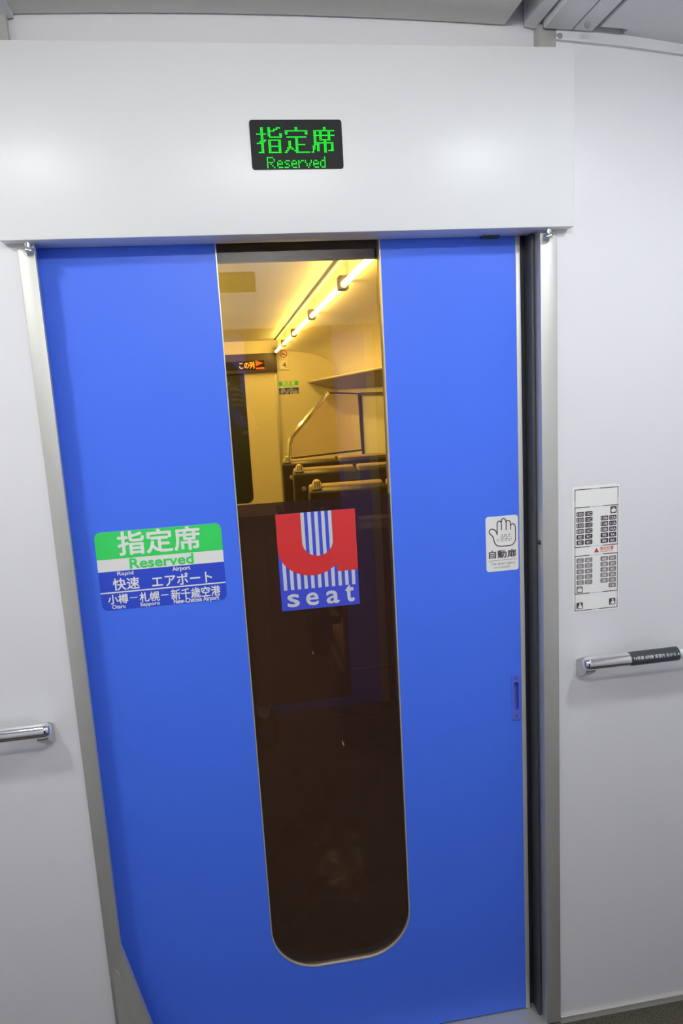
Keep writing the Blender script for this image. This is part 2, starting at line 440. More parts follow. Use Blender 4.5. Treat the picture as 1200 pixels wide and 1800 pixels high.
# plate with a slot: built as rings
ring = []
for q in hole:
    cx, cz = (px0 + px1) / 2, (pz0 + pz1) / 2
    ring.append((px0 if q[0] < cx else px1, pz0 + (pz1 - pz0) * (q[1] - (pz0 + .022)) / ((pz1 - .017) - (pz0 + .022))))
vs = [(a[0], YD - .0016, a[1]) for a in ring] + [(a[0], YD - .0016, a[1]) for a in hole] + [(a[0], YD + .009, a[1]) for a in hole] + [(a[0], YD + .001, a[1]) for a in ring]
fs = []
for i in range(n):
    j = (i + 1) % n
    fs += [(i, j, j + n, i + n), (i + n, j + n, j + 2 * n, i + 2 * n), (i + 3 * n, j + 3 * n, j, i)]
fs.append(tuple(range(2 * n, 3 * n)))
pull.add(vs, fs)
pl = dl(pull, 'flush_pull', M['bluep'])
for z in (pz0 + .010, pz1 - .008):
    k = MB().lathe([(0, -.001), (.0028, -.001), (.0032, 0), (0, 0)], ((px0 + px1) / 2, YD - .0016, z), 'Y', 12)
    k.build('screw', M['logoblue'], pl, offset=(XC, YD, 0))

# ------------------------------------------------------------------ header casing over the door
HX0, HX1, HZ0, HZ1 = -0.375, 0.690, 1.8215, 2.142
hd = thing('door_header', 'white metal casing spanning the wall above the blue sliding door', 'door header', (XC, 0, HZ0))
HO = (XC, 0, HZ0)
MB().box(HX0, HX1, -0.030, 0.044, HZ0, HZ1, 0.0025, 2, smooth=True).build('casing', M['header'], hd, offset=HO)
MB().box(0.525, 0.56, 0.03, 0.046, HZ0 - .004, HZ0 + .004).build('catch', M['rubber2'], hd, offset=HO)
for x in (-0.332, 0.6425):
    k = MB().lathe([(0, 0), (.0055, 0), (.0055, -.008), (.0045, -.0085), (.0045, -.010), (.0095, -.0105), (.0105, -.012), (.0105, -.0165), (.009, -.018), (0, -.018)],
                   (x, -0.016, HZ0 + .0005), 'Z', 20)
    k.build('thumb_screw', M['chrome'], hd, offset=HO)

# ------------------------------------------------------------------ LED display in the header
def led_dots():
    D = set()
    def H(r, c0, c1): [D.add((c, r)) for c in range(c0, c1 + 1)]
    def V(c, r0, r1): [D.add((c, r)) for r in range(r0, r1 + 1)]
    def W(c, r0, r1): V(c, r0, r1); V(c + 1, r0, r1)
    W(3, 0, 16); H(4, 0, 2); H(4, 5, 6); H(10, 0, 1); D.add((2, 9)); D.add((2, 10)); D.add((5, 9)); D.add((5, 8)); D.add((6, 8)); H(16, 1, 2)
    W(8, 0, 5); H(6, 9, 17); H(2, 10, 12); H(1, 12, 14); H(0, 14, 16); W(16, 4, 6)
    W(8, 8, 16); W(15, 8, 16); H(8, 8, 16); H(12, 10, 14); H(16, 9, 15)
    W(27, 0, 2); H(2, 20, 35); W(20, 2, 4); W(34, 2, 4); H(6, 21, 34); W(27, 6, 16); H(11, 29, 33); H(16, 28, 36)
    W(22, 9, 13); V(22, 13, 14); V(21, 13, 15); D.add((20, 15)); H(16, 19, 20); V(24, 13, 13); V(25, 14, 14); D.add((26, 15)); D.add((24, 14))
    W(47, 0, 2); H(2, 40, 54); W(40, 2, 11); V(39, 12, 15); V(40, 11, 14); H(16, 38, 39); H(5, 42, 54)
    W(44, 2, 8); W(50, 2, 8); H(8, 44, 51); H(10, 42, 53); W(42, 10, 15); W(47, 8, 16); W(52, 10, 15); H(15, 50, 51)
    return D
FONT7 = {'R': ["11110", "10001", "10001", "11110", "10100", "10010", "10001"], 'e': ["", "", "0110", "1001", "1111", "1000", "0111"],
         's': ["", "", "0111", "1000", "0110", "0001", "1110"], 'r': ["", "", "1011", "1100", "1000", "1000", "1000"],
         'v': ["", "", "10001", "10001", "01010", "01010", "00100"], 'd': ["0001", "0001", "0111", "1001", "1001", "1001", "0111"]}
YH = -0.030
lx0, lx1, lz0, lz1 = 0.0722, 0.2389, 1.9320, 2.0155
LO = Vector(((lx0 + lx1) / 2, YH, (lz0 + lz1) / 2))
led = thing('led_sign', 'black LED display with green lettering set into the white casing above the door', 'LED sign', LO)
MB().rrect(lx0, lx1, lz0, lz1, .005, YH - .0015, YH + .002).build('display_panel', M['black'], led, offset=LO)
gx0, gz0 = at(440 + 145 / 14.286, 215 + 152 / 14.286, YH); gx1, gz1 = at(440 + (145 + 35.3 * 53 + 60) / 14.286, 215 + 752 / 14.286, YH)
dx, dz = (gx1 - gx0) / 53, (gz0 - gz1) / 16
o = MB()
def dot(x, z, a, b): o.poly([(x - a, z - b * .5), (x - a * .5, z - b), (x + a * .5, z - b), (x + a, z - b * .5), (x + a, z + b * .5), (x + a * .5, z + b), (x - a * .5, z + b), (x - a, z + b * .5)], YH - .0020)
for c, r in led_dots(): dot(gx0 + c * dx, gz0 - r * dz, dx * .36, dz * .36)
ex0, ez0 = at(469.5, 277.8, YH); ex1, ez1 = at(571.5, 294, YH)
ex = (ex1 - ex0) / 41.5; ez = (ez0 - ez1) / 6
for ch, c0 in zip('Reserved', (0, 7.2, 12.4, 17.4, 22.4, 27.2, 33.2, 38.2)):
    for r, row in enumerate(FONT7[ch]):
        for c, b in enumerate(row):
            if b == '1': dot(ex0 + (c0 + c * (1.2 if ch == 'R' else 1.05)) * ex, ez0 - r * ez, ex * .36, ez * .36)
o.build('lettering', M['ledg'], led, offset=LO)

# ------------------------------------------------------------------ reserved-seat sticker on the door
ST = YD - .0006
def reserved_sticker():
    K = lambda x, y: at(140 + x / 4.2857, 900 + y / 4.2857, ST)
    x0, x1, z1, z0 = -0.2005 * 1.447, -0.0277 * 1.447, 1.532 - .1740 * 1.447, 1.532 - .2853 * 1.447
    O = Vector(((x0 + x1) / 2, ST, (z0 + z1) / 2))
    t = thing('reserved_sticker', 'green, white and blue reserved seat sticker stuck on the left side of the blue door', 'sticker', O)
    H = z1 - z0; za = z1 - H * .347; zb = z1 - H * .504; zl0, zl1 = z1 - H * .784, z1 - H * .767
    b = lambda mb, n, m: mb.build(n, m, t, offset=O)
    b(MB().rrect(x0, x1, z0, z1, .012, ST, ST + .0006), 'sticker_base', M['stw'])
    top = [q for q in rr_pts(x0, x1, z0, z1, .012) if q[1] > za]
    b(MB().poly([(x0, za), (x1, za)] + top, ST - .0003), 'green_band', M['green'])
    bot = [q for q in rr_pts(x0, x1, z0, z1, .012) if q[1] < zb]
    k = rr_pts(x0, x1, z0, z1, .012)
    low = [q for q in k[-7:]] + [q for q in k[:7]]
    b(MB().poly([(x0, zb)] + low + [(x1, zb)], ST - .0003), 'blue_band', M['navy'])
    y = ST - .0006
    def T(mb, s, l, r, tp, bt, wgt):
        put_text(mb, s, K(*l)[0], K(*r)[0], K(*bt)[1], K(*tp)[1], y, wgt)
    o = MB()
    T(o, '指定席', (283, 235), (908, 195), (600, 122), (600, 305), .022)
    T(o, 'Rapid', (283, 463), (405, 458), (345, 446), (345, 482), .025)
    T(o, 'Airport', (697, 430), (833, 420), (765, 405), (765, 449), .025)
    T(o, '快速', (250, 545), (450, 530), (350, 493), (350, 586), .018)
    T(o, 'エアポート', (543, 525), (997, 490), (770, 458), (770, 548), .018)
    T(o, '小樽', (213, 660), (365, 648), (290, 618), (290, 692), .018)
    T(o, '札幌', (450, 640), (602, 628), (525, 600), (525, 674), .018)
    T(o, '新千歳空港', (687, 620), (1060, 590), (872, 566), (872, 646), .018)
    T(o, 'Otaru', (245, 714), (345, 708), (295, 696), (295, 727), .025)
    T(o, 'Sapporo', (457, 697), (605, 684), (530, 675), (530, 712), .025)
    T(o, 'New-Chitose Airport', (708, 673), (1050, 644), (880, 640), (880, 686), .025)
    for l, r in (((378, 645), (436, 641)), ((613, 626), (670, 621))):
        xa, za_ = K(*l); xb, zb_ = K(*r); zz = (za_ + zb_) / 2; o.rect(xa, xb, zz - .0009, zz + .0009, y)
    o.rect(x0, x1, zl0, zl1, y)
    b(o, 'white_lettering', M['stw'])
    o = MB(); T(o, 'Reserved', (375, 385), (858, 350), (617, 328), (617, 408), .035)
    b(o, 'green_lettering', M['green'])
    return t
rs = reserved_sticker()

# ------------------------------------------------------------------ "u seat" panel on the glass
def useat():
    gy = YD + .0035
    x0, z1 = 0.0494 * 1.4505, 1.532 - .1688 * 1.4505; x1, z0 = 0.1645 * 1.4505, 1.532 - .3122 * 1.4505
    O = Vector(((x0 + x1) / 2, gy, (z0 + z1) / 2)); W, H = x1 - x0, z1 - z0
    t = thing('seat_logo_sticker', 'square red, white and blue u seat sticker on the dark door glass', 'sticker', O)
    P = lambda u, v: (x0 + u * W, z1 - v * H)
    b = lambda mb, n, m: mb.build(n, m, t, offset=O)
    b(MB().rect(x0, x1, z0, z1, gy - .0005, gy), 'sticker_base', M['logoblue'])
    o = MB()
    for k in range(5):
        u = .311 + .0862 * k; o.poly([P(u, 0), P(u + .0435, 0), P(u + .0435, .5), P(u, .5)], gy - .0008)
    for k in range(11):
        u = .043 + .0872 * k; o.poly([P(u, .36 if k < 2 else .52), P(u + .0435, .36 if k < 2 else .52), P(u + .0435, .785), P(u, .785)], gy - .0008)
    b(o, 'white_stripes', M['logowhite'])
    R = [(0, 0), (.311, 0), (.311, .30)]
    for k in range(1, 16):
        a = PI - PI * k / 16; R.append((.506 + .195 * math.cos(a), .30 + .152 * math.sin(a)))
    R += [(.701, .30), (.701, 0), (1, 0), (1, .632), (.735, .632), (.735, .578)]
    for k in range(1, 24):
        a = math.radians(38) + math.radians(142) * k / 24
        R.append((.43 + .43 * math.cos(a) * (0.92 if math.cos(a) > 0 else 1), .36 + .292 * math.sin(a)))
    R += [(0, .36)]
    b(MB().poly([P(*q) for q in R], gy - .0011), 'letter_u', M['red'])
    o = MB()
    for ch, u0, u1, v0, v1 in (('s', .075, .232, .828, .966), ('e', .312, .475, .828, .966), ('a', .572, .74, .828, .966), ('t', .82, .935, .785, .966)):
        put_text(o, ch, x0 + u0 * W, x0 + u1 * W, z1 - v1 * H, z1 - v0 * H, gy - .0011, .035)
    b(o, 'lettering', M['logowhite'])
useat()

# ------------------------------------------------------------------ automatic door touch sticker
def touch_sticker():
    K = lambda x, y: at(820 + x / 8.571, 880 + y / 8.571, ST)
    x0, x1, z1, z0 = .5225, .5960, 1.2450, 1.1225
    O = Vector(((x0 + x1) / 2, ST, (z0 + z1) / 2))
    t = thing('touch_sticker', 'white sticker with a hand outline near the closing edge of the blue door', 'sticker', O)
    b = lambda mb, n, m: mb.build(n, m, t, offset=O)
    b(MB().rrect(x0, x1, z0, z1, .006, ST, ST + .0006), 'sticker_base', M['stw'])
    y = ST - .0004
    o = MB()
    def S(pts): o.stroke([K(*q) for q in pts], .0020, y)
    S([(458, 512), (448, 480), (434, 455), (415, 438), (395, 430), (375, 429), (352, 440), (338, 460), (338, 482), (350, 503), (375, 523), (395, 545), (405, 570), (408, 600), (417, 630), (432, 655), (452, 673), (475, 683), (510, 687),
       (560, 684), (620, 679), (660, 672), (690, 658), (714, 634), (730, 600), (735, 550), (733, 470), (730, 390), (724, 366), (710, 352), (692, 347), (674, 352), (663, 366), (660, 385), (660, 434)])
    S([(660, 385), (657, 330), (650, 312), (636, 300), (620, 297), (606, 302), (595, 316), (593, 335), (593, 440)])
    S([(593, 335), (588, 300), (578, 278), (560, 267), (545, 267), (529, 280), (521, 303), (522, 440)])
    S([(522, 345), (518, 325), (508, 312), (491, 307), (473, 314), (461, 330), (456, 350), (458, 512)])
    b(o, 'hand_outline', M['ink'])
    o = MB()
    def T(s, l, r, tp, bt, wgt, mb=None): put_text(mb or o, s, K(*l)[0], K(*r)[0], K(*bt)[1], K(*tp)[1], y, wgt)
    T('ふれて', (503, 530), (665, 520), (585, 500), (585, 552), .0)
    T('ください', (455, 590), (680, 575), (568, 560), (568, 612), .0)
    T('自動扉', (333, 810), (745, 780), (540, 742), (540, 862), .022)
    x, z = K(325, 911); x2, z2 = K(748, 875); o.rect(x, x2, (z + z2) / 2 - .0003, (z + z2) / 2 + .0003, y)
    b(o, 'lettering', M['ink'])
    o = MB()
    T('The door opens', (360, 950), (730, 925), (545, 920), (545, 972), .0, o)
    T('at a touch.', (415, 1003), (665, 990), (540, 978), (540, 1012), .0, o)
    b(o, 'fine_print', M['ink2'])
    return t
ts = touch_sticker()

# ------------------------------------------------------------------ seat map on the right wall
def seat_map():
    y0 = YW - .0008
    x0, x1, z1, z0 = .6985, .8060, 1.532 - .1640 * 1.4, 1.532 - .3625 * 1.4
    O = Vector(((x0 + x1) / 2, y0, (z0 + z1) / 2)); W, H = x1 - x0, z1 - z0
    t = thing('seat_map_sticker', 'white seat number chart stuck on the wall to the right of the door', 'seat chart', O)
    b = lambda mb, n, m: mb.build(n, m, t, offset=O)
    X = lambda u: x0 + u * W
    Z = lambda v: z1 - v * H
    b(MB().rrect(x0, x1, z0, z1, .003, y0, y0 + .0008), 'sticker_base', M['stw'])
    y = y0 - .0004; yt = y0 - .0007
    dk, gr, wt, rd, bl = MB(), MB(), MB(), MB(), MB()
    R = lambda mb, u0, u1, v0, v1, yy=y: mb.rect(X(u0), X(u1), Z(v1), Z(v0), yy)
    for u0, u1 in ((.045, .40), (.57, .972)):
        R(dk, u0, u1, .018, .0235); R(dk, u0, u1, .978, .9835)
    R(gr, .40, .57, .019, .0225); R(gr, .40, .57, .979, .9825)
    for u in (.045, .958):
        R(dk, u, u + .013, .018, .105); R(gr, u + .002, u + .011, .105, .16); R(dk, u, u + .013, .16, .471); R(gr, u + .002, u + .011, .471, .541)
        R(dk, u, u + .013, .541, .845); R(gr, u + .002, u + .011, .845, .92); R(dk, u, u + .013, .92, .9835)
    for v in (.16, .471, .541, .845):
        R(dk, .045, .36, v - .003, v + .003); R(bl, .36, .65, v - .0015, v + .0015); R(dk, .65, .972, v - .003, v + .003)
    def cell(mb, u0, u1, v0, s):
        mb.rrect(X(u0), X(u1), Z(v0 + .036), Z(v0), .0018, y, n=3)
        put_text(wt, s, X(u0 + (.015 if len(s) > 2 else .035)), X(u1 - (.015 if len(s) > 2 else .035)), Z(v0 + .029), Z(v0 + .008), yt, .012)
    cols = dict(D=(.084, .240), C=(.262, .422), B=(.598, .757), A=(.776, .936))
    for k, nr in enumerate(range(13, 7, -1)):
        for c in 'DCBA':
            if nr == 13 and c in 'BA': continue
            cell(dk, *cols[c], .194 + .0447 * k, '%d%s' % (nr, c))
    for k, nr in enumerate(range(6, 0, -1)):
        for c in 'DCBA':
            if nr == 1 and c != 'A': continue
            cell(gr, *cols[c], .560 + .0441 * k, '%d%s' % (nr, c))
    def bag(mb, u0, u1, v0, v1):
        mb.rrect(X(u0), X(u1), Z(v1), Z(v0), .0012, y, n=3)
        du, dv = u1 - u0, v1 - v0
        wt.rrect(X(u0 + .15 * du), X(u1 - .15 * du), Z(v0 + .82 * dv), Z(v0 + .36 * dv), .0012, yt, n=3)
        for a, c, e, f in ((.36, .43, .2, .38), (.57, .64, .2, .38), (.36, .64, .18, .25)):
            wt.rect(X(u0 + a * du), X(u0 + c * du), Z(v0 + f * dv), Z(v0 + e * dv), yt)
    bag(dk, .805, .937, .170, .224); bag(gr, .084, .216, .784, .838)
    def person(u0, u1, v0, v1):
        dk.rrect(X(u0), X(u1), Z(v1), Z(v0), .0012, y, n=3)
        du, dv = u1 - u0, v1 - v0
        cx, cz, r = X(u0 + .56 * du), Z(v0 + .23 * dv), .14 * du * W
        wt.poly([(cx + r * math.cos(a * PI / 6), cz + r * math.sin(a * PI / 6)) for a in range(12)], yt)
        wt.poly([(X(u0 + a * du), Z(v0 + c * dv)) for a, c in ((.42, .40), (.72, .40), (.86, .55), (.86, .90), (.45, .90), (.45, .78), (.16, .93), (.10, .84), (.32, .66), (.34, .5))], yt)
    person(.084, .218, .915, .968); person(.79, .925, .906, .958)
    rd.poly([(X(.455), Z(.523)), (X(.563), Z(.523)), (X(.509), Z(.487))], y)
    put_text(rd, '現在位置', X(.585), X(.878), Z(.510), Z(.482), y, .004)
    put_text(rd, 'You are here', X(.585), X(.865), Z(.525), Z(.513), y, .0)
    b(dk, 'dark_print', M['ink']); b(gr, 'grey_print', M['ink2']); b(bl, 'aisle_marks', M['lblue']); b(rd, 'red_print', M['red']); b(wt, 'white_lettering', M['stw'])
seat_map()

# ------------------------------------------------------------------ handrails
def handrail(xa, xb, z, label, tape=None):
    yr, r = -0.048, 0.0145
    O = Vector(((xa + xb) / 2, yr, z))
    t = thing('handrail', label, 'handrail', O, 'chrome handrails beside the door')
    b = lambda mb, n, m, par=None: mb.build(n, m, par or t, offset=O)
    o = MB()
    P = [(xa + .012 - .012 * math.cos(k * PI / 16), r * math.sin(k * PI / 16) ** .6) for k in range(9)]; P += [(xa + xb - q[0], q[1]) for q in P[::-1]]
    o.lathe([(q[1], q[0]) for q in P], (0, yr, z), 'X', 28)
    b(o, 'rail_tube', M['chrome'])
    for x in (xa + .018, xb - .018):
        k = MB().poly([(0, z - .041), (0, z - .008), (-.036, z + .012), (-.046, z + .010), (-.050, z - .008), (-.044, z - .022), (-.018, z - .040)], x - .011, x + .011)
        k.v = [(v[1], v[0], v[2]) for v in k.v]; k.f = [f[::-1] for f in k.f]
        b(k, 'bracket', M['post'])
    if tape:
        x0, x1 = tape; R = r + .0005
        o = MB(); vs = []; fs = []
        for k in range(29):
            a = 2 * PI * k / 28
            vs += [(x0, yr + R * math.cos(a), z + R * math.sin(a)), (x1, yr + R * math.cos(a), z + R * math.sin(a))]
        fs = [(2 * k, 2 * k + 1, 2 * k + 3, 2 * k + 2) for k in range(28)]
        o.add(vs, fs, True); tp = b(o, 'label_tape', M['tape'])
        o = MB(); put_text(o, 'T4号車 8列側 客室内 右から A', x0 + .003, x1 - .002, -.0040, .0040, 0, .012)
        RR = R + .0007; a0 = math.radians(52)
        o.v = [(v[0], yr - RR * math.cos(a0 * 0.4 + v[2] / RR), z + RR * math.sin(a0 * 0.4 + v[2] / RR)) for v in o.v]
        b(o, 'lettering', M['stw'], tp)
    return t
handrail(-0.95, -0.392, 0.921, 'chrome handrail on the white wall left of the door')
handrail(0.700, 1.30, 0.926, 'chrome handrail with dark label tape on the wall right of the door', (0.803, 0.916))

# ------------------------------------------------------------------ vestibule downlights
def downlight(x, y, z, tilt, pw, col, label):
    t = thing('downlight', label, 'ceiling light', (x, y, z), 'vestibule downlights'); t.rotation_euler = (0, tilt, 0)
    MB().lathe([(.075, 0), (.095, 0), (.095, -.006), (.080, -.010), (.075, -.004), (.075, 0)], (0, 0, 0), 'Z', 32).build('trim_ring', M['alu'], t)
    MB().lathe([(.076, -.003), (.074, -.012), (.062, -.026), (.040, -.036), (.018, -.040), (0, -.041)], (0, 0, 0), 'Z', 32).build('diffuser', M['lampd'], t)
    l = bpy.data.lights.new('lamp', 'AREA'); l.shape = 'DISK'; l.size = .15; l.energy = pw; l.color = col
    lo = bpy.data.objects.new('lamp', l); C.objects.link(lo); lo.parent = t; lo.location = (0, 0, -.044)
downlight(0.90, -0.70, 2.160, math.radians(4), LAMP_RIGHT_W, LAMP_RIGHT_COL, 'round ceiling downlight over the right side of the vestibule')
downlight(-0.68, -0.70, 2.150, math.radians(-4), LAMP_LEFT_W, LAMP_LEFT_COL, 'round ceiling downlight over the left side of the vestibule')

# unseen tube lamp added above the opposite door to brighten the header
t = thing('added_fill_tube', 'added fill light tube under the vestibule ceiling above the opposite door', 'ceiling light', (XC, -1.42, 2.205))
MB().box(-.36, .36, -.035, .035, -.018, -.006, .004).build('housing', M['strip'], t)
MB().tube([(-.33, 0, -.045), (.33, 0, -.045)], .016, 14).build('tube', M['fill_tube'], t)
for s_ in (-1, 1): MB().box(s_ * .345 - .014, s_ * .345 + .014, -.02, .02, -.064, -.016, .004).build('holder', M['strip'], t)

# ------------------------------------------------------------------ door behind the photographer (seen mirrored in the glass)
yb = YB + .004
d2o = bpy.data.objects.new('door_2', None); C.objects.link(d2o); d2o.location = (XC, yb - .03, 0); struct(d2o)
OB = (XC, yb - .03, 0)
o = MB()
o.box(-0.38, 0.08, yb - .04, yb - .01, 0, 1.86); o.box(0.475, 0.62, yb - .04, yb - .01, 0, 1.86); o.box(0.08, 0.475, yb - .04, yb - .01, 0, .04)
o.build('door_panel', M['blue'], d2o, offset=OB)
MB().box(0.08, 0.475, yb - .035, yb - .02, .04, 1.86).build('window_glass', M['rubber'], d2o, offset=OB)
MB().box(0.62, 0.66, yb - .03, yb + .006, 0, 1.9, .001).build('frame_post', M['alu'], d2o, offset=OB)
MB().box(-0.40, -0.36, yb - .03, yb + .006, 0, 1.9, .001).build('frame_post', M['alu'], d2o, offset=OB)
h2 = dup(hd); h2.location = (XC, YB - .001, HZ0); h2.rotation_euler = (0, 0, PI)
tag(h2, 'white metal casing above the opposite door, mirrored in the door glass', 'door header')
l2 = dup(led); l2.location = (0.064, YB + .030, 2.020); l2.rotation_euler = (0, 0, PI)
tag(l2, 'green LED display mirrored faintly at the top left of the door glass', 'LED sign')
t2 = dup(ts); t2.location = (0.535, yb - .0094, 1.135); t2.rotation_euler = (0, 0, PI)
tag(t2, 'hand outline sticker of the opposite door, mirrored in the door glass', 'sticker')

# ------------------------------------------------------------------ setting: cabin beyond the door
YF = 7.70; Y0 = 0.14; CX0, CX1 = -1.06, 1.36
struct(MB().box(CX0 - .05, CX1 + .05, 0.12, YF + .05, -.06, 0.0).build('floor_cabin', M['floorw']))
o = MB(); o.box(CX0, -0.33, Y0, Y0 + .025, 0, 2.2); o.box(0.635, CX1, Y0, Y0 + .025, 0, 2.2); o.box(-0.33, 0.635, Y0, Y0 + .025, 1.806, 2.2)
struct(o.build('wall_cabin_near', M['brown']))  # dark brown stands in for the shade on this unlit side
struct(MB().box(CX0, CX1, YF, YF + .03, 0, 2.2).build('wall_far', M['cream']))
# side walls with a bright window bay each
o = MB(); o.box(CX1, CX1 + .04, Y0, YF, 0, .78); o.box(CX1, CX1 + .04, Y0, YF, 1.48, 2.2)
ys = [Y0, 0.7, 2.0, 2.5, 3.8, 4.25, 4.9, 5.2, 6.7, 7.0]
for a, c in ((Y0, .7), (2.0, 2.5), (3.8, 4.85), (6.1, YF)): o.box(CX1, CX1 + .04, a, c, .78, 1.48)
struct(o.build('wall_cabin_right', M['cream']))
for i, (a, c) in enumerate(((.7, 2.0), (2.5, 3.8), (4.85, 6.1))):
    f = MB(); f.box(CX1 - .012, CX1 + .004, a - .02, a + .02, .76, 1.50); f.box(CX1 - .012, CX1 + .004, c - .02, c + .02, .76, 1.50); f.box(CX1 - .012, CX1 + .004, a, c, .76, .79); f.box(CX1 - .012, CX1 + .004, a, c, 1.47, 1.50)
    wn = struct(f.build('window_%d' % (i + 1), M['brown']))
    MB().box(CX1 + .014, CX1 + .03, a, c, .78, 1.48).build('blind', M['header'], wn)
struct(MB().box(CX0 - .04, CX0, Y0, YF, 0, 2.2).build('wall_cabin_left', M['cream']))
# ceiling: high centre, drop faces with the tubes, sloping sides curving into the walls
o = MB().box(-0.30, 0.585, Y0, YF, 2.20, 2.24)
struct(o.build('ceiling_cabin', M['creamc']))
struct(MB().box(CX0 - .1, CX1 + .1, 0.12, YF + .05, 2.26, 2.30).build('ceiling_void_cabin', M['gap']))
sidek = [(0.612, 2.195), (0.632, 2.190), (0.625, 2.075), (0.80, 2.055), (1.05, 2.01), (1.22, 1.94), (1.32, 1.84), (1.36, 1.70)]
def smooth_curve(k, n=8):
    out = []
    for i in range(len(k) - 1):
        p0, p1, p2, p3 = k[max(i - 1, 0)], k[i], k[i + 1], k[min(i + 2, len(k) - 1)]
        for j in range(n):
            t = j / n
            out.append(tuple(.5 * (2 * p1[c] + (p2[c] - p0[c]) * t + (2 * p0[c] - 5 * p1[c] + 4 * p2[c] - p3[c]) * t * t + (3 * p1[c] - p0[c] - 3 * p2[c] + p3[c]) * t ** 3) for c in (0, 1)))
    return out + [k[-1]]
side = sidek[:2] + smooth_curve(sidek[2:]) + [(1.40, 1.70), (1.40, 2.25), (0.612, 2.25)]
struct(MB().poly(side, Y0, YF).build('ceiling_side_right', M['cream']))
struct(MB().poly([(2 * XC - .01 - x, z) for x, z in side], Y0, YF).build('ceiling_side_left', M['cream']))
struct(MB().box(0.585, 0.60, Y0, YF, 2.205, 2.25).build('ceiling_gap_right', M['gap']))

# fluorescent tubes
ends = [(0.86, 2.256), (2.256, 3.658), (3.658, 5.088), (5.088, 6.337), (6.337, 7.60)]
names = ['nearest', 'second', 'third', 'fourth', 'farthest']
for i, (a, c) in enumerate(ends):
    t = thing('fluorescent_lamp', '%s bright fluorescent tube in the cabin light row, counted from the door glass' % names[i], 'lamp', (0.60, (a + c) / 2, 2.05), 'fluorescent tubes seen through the glass')
    L = (c - a) / 2
    MB().tube([(0, -L + .034, 0), (0, L - .034, 0)], .0145, 14).build('tube', M['tube'], t)
    for s in (-1, 1):
        MB().box(-.021, .026, s * (L - .022) - .021, s * (L - .022) + .021, -.022, .045, .005).build('holder', M['brown'], t)
    t2_ = dup(t); t2_.location = (2 * XC - .01 - .60, (a + c) / 2, 2.05)
    t2_['label'] = 'fluorescent tube over the left seats, %s from the door' % names[i]; t2_['group'] = 'fluorescent tubes over the left seats'

# luggage rack on the right
t = thing('luggage_rack', 'long mauve grey luggage rack along the cabin wall behind the glass', 'luggage rack', (1.17, 4, 1.65))
MB().poly([(-.185, 0), (-.180, .018), (.19, .03), (.19, -.105), (.0, -.05)], -3.8, 3.69).build('shelf', M['rack'], t)
MB().tube([(-.186, -3.8, .012), (-.186, 3.69, .012)], .011, 12).build('front_rail', M['trim'], t)
for k in range(5):
    MB().box(-.06, -.02, -2.9 + 1.4 * k, -2.7 + 1.4 * k, -.024, -.012, .002).build('reading_light', M['trim'], t)

# far door with its casing and signs
d3 = struct(MB().box(-0.31, 0.56, YF - .03, YF - .005, 0, 1.86).build('door_3', M['cream']))
MB().rrect(-.12, .192, .18, 1.86, .08, YF - .034, YF - .029).build('window_glass', M['rubber'], d3)
MB().box(0.56, 0.60, YF - .045, YF - .002, 0, 1.83, .002).build('frame_post', M['alu'], d3)
MB().box(-.35, -.31, YF - .045, YF - .002, 0, 1.83, .002).build('frame_post', M['alu'], d3)
t = thing('door_header', 'dark brown casing over the far cabin door behind the glass', 'door header', (0.12, YF, 1.815))
MB().box(-.50, .485, -.085, 0, -.01, .225, .006).build('casing', M['brown'], t)
t = thing('led_sign', 'LED ticker with orange characters on the far door casing', 'LED sign', (0.12, YF - .0855, 1.90))
MB().rect(-.40, .33, -.055, .055, -.002, .0).build('display_panel', M['black'], t)
o = MB(); put_text(o, 'この列', .02, .205, -.04, .045, -.003, .02); o.build('lettering', M['ledo'], t)
o = MB(); o.poly([(.222, -.012), (.222, .055), (.315, .022)], -.003); o.rect(.222, .325, -.05, -.03, -.003); o.build('arrow', M['ledr'], t)
t = thing('no_smoking_sign', 'round red no smoking sign on the far cabin wall', 'sign', (0.70, YF - .0005, 2.024))
MB().rrect(-.055, .055, -.055, .055, .01, -.003, 0).build('sign_plate', M['stw'], t)
o = MB()
for k in range(24):
    a, c = 2 * PI * k / 24, 2 * PI * (k + 1) / 24
    o.poly([(.047 * math.cos(a), .047 * math.sin(a)), (.047 * math.cos(c), .047 * math.sin(c)), (.038 * math.cos(c), .038 * math.sin(c)), (.038 * math.cos(a), .038 * math.sin(a))], -.004)
o.stroke([(-.03, .03), (.03, -.03)], .008, -.004); o.build('ring', M['red'], t)
MB().rect(-.028, .022, -.008, .002, -.0036).build('cigarette', M['ink'], t)
t = thing('car_number_plate', 'square white plate with the number 4 on the far cabin wall', 'number plate', (0.70, YF - .0005, 1.888))
MB().box(-.06, .06, -.012, 0, -.06, .06, .003).build('sign_plate', M['stw'], t)
o = MB(); put_text(o, '4', -.022, .022, -.03, .032, -.0125, .01); o.rect(.03, .042, -.03, -.024, -.0125); o.build('lettering', M['ink'], t)
r2_ = dup(rs); r2_.location = (0.738, YF - .001, 1.604)
tag(r2_, 'small green and blue reserved sticker on the far cabin wall, seen through the glass', 'sticker')

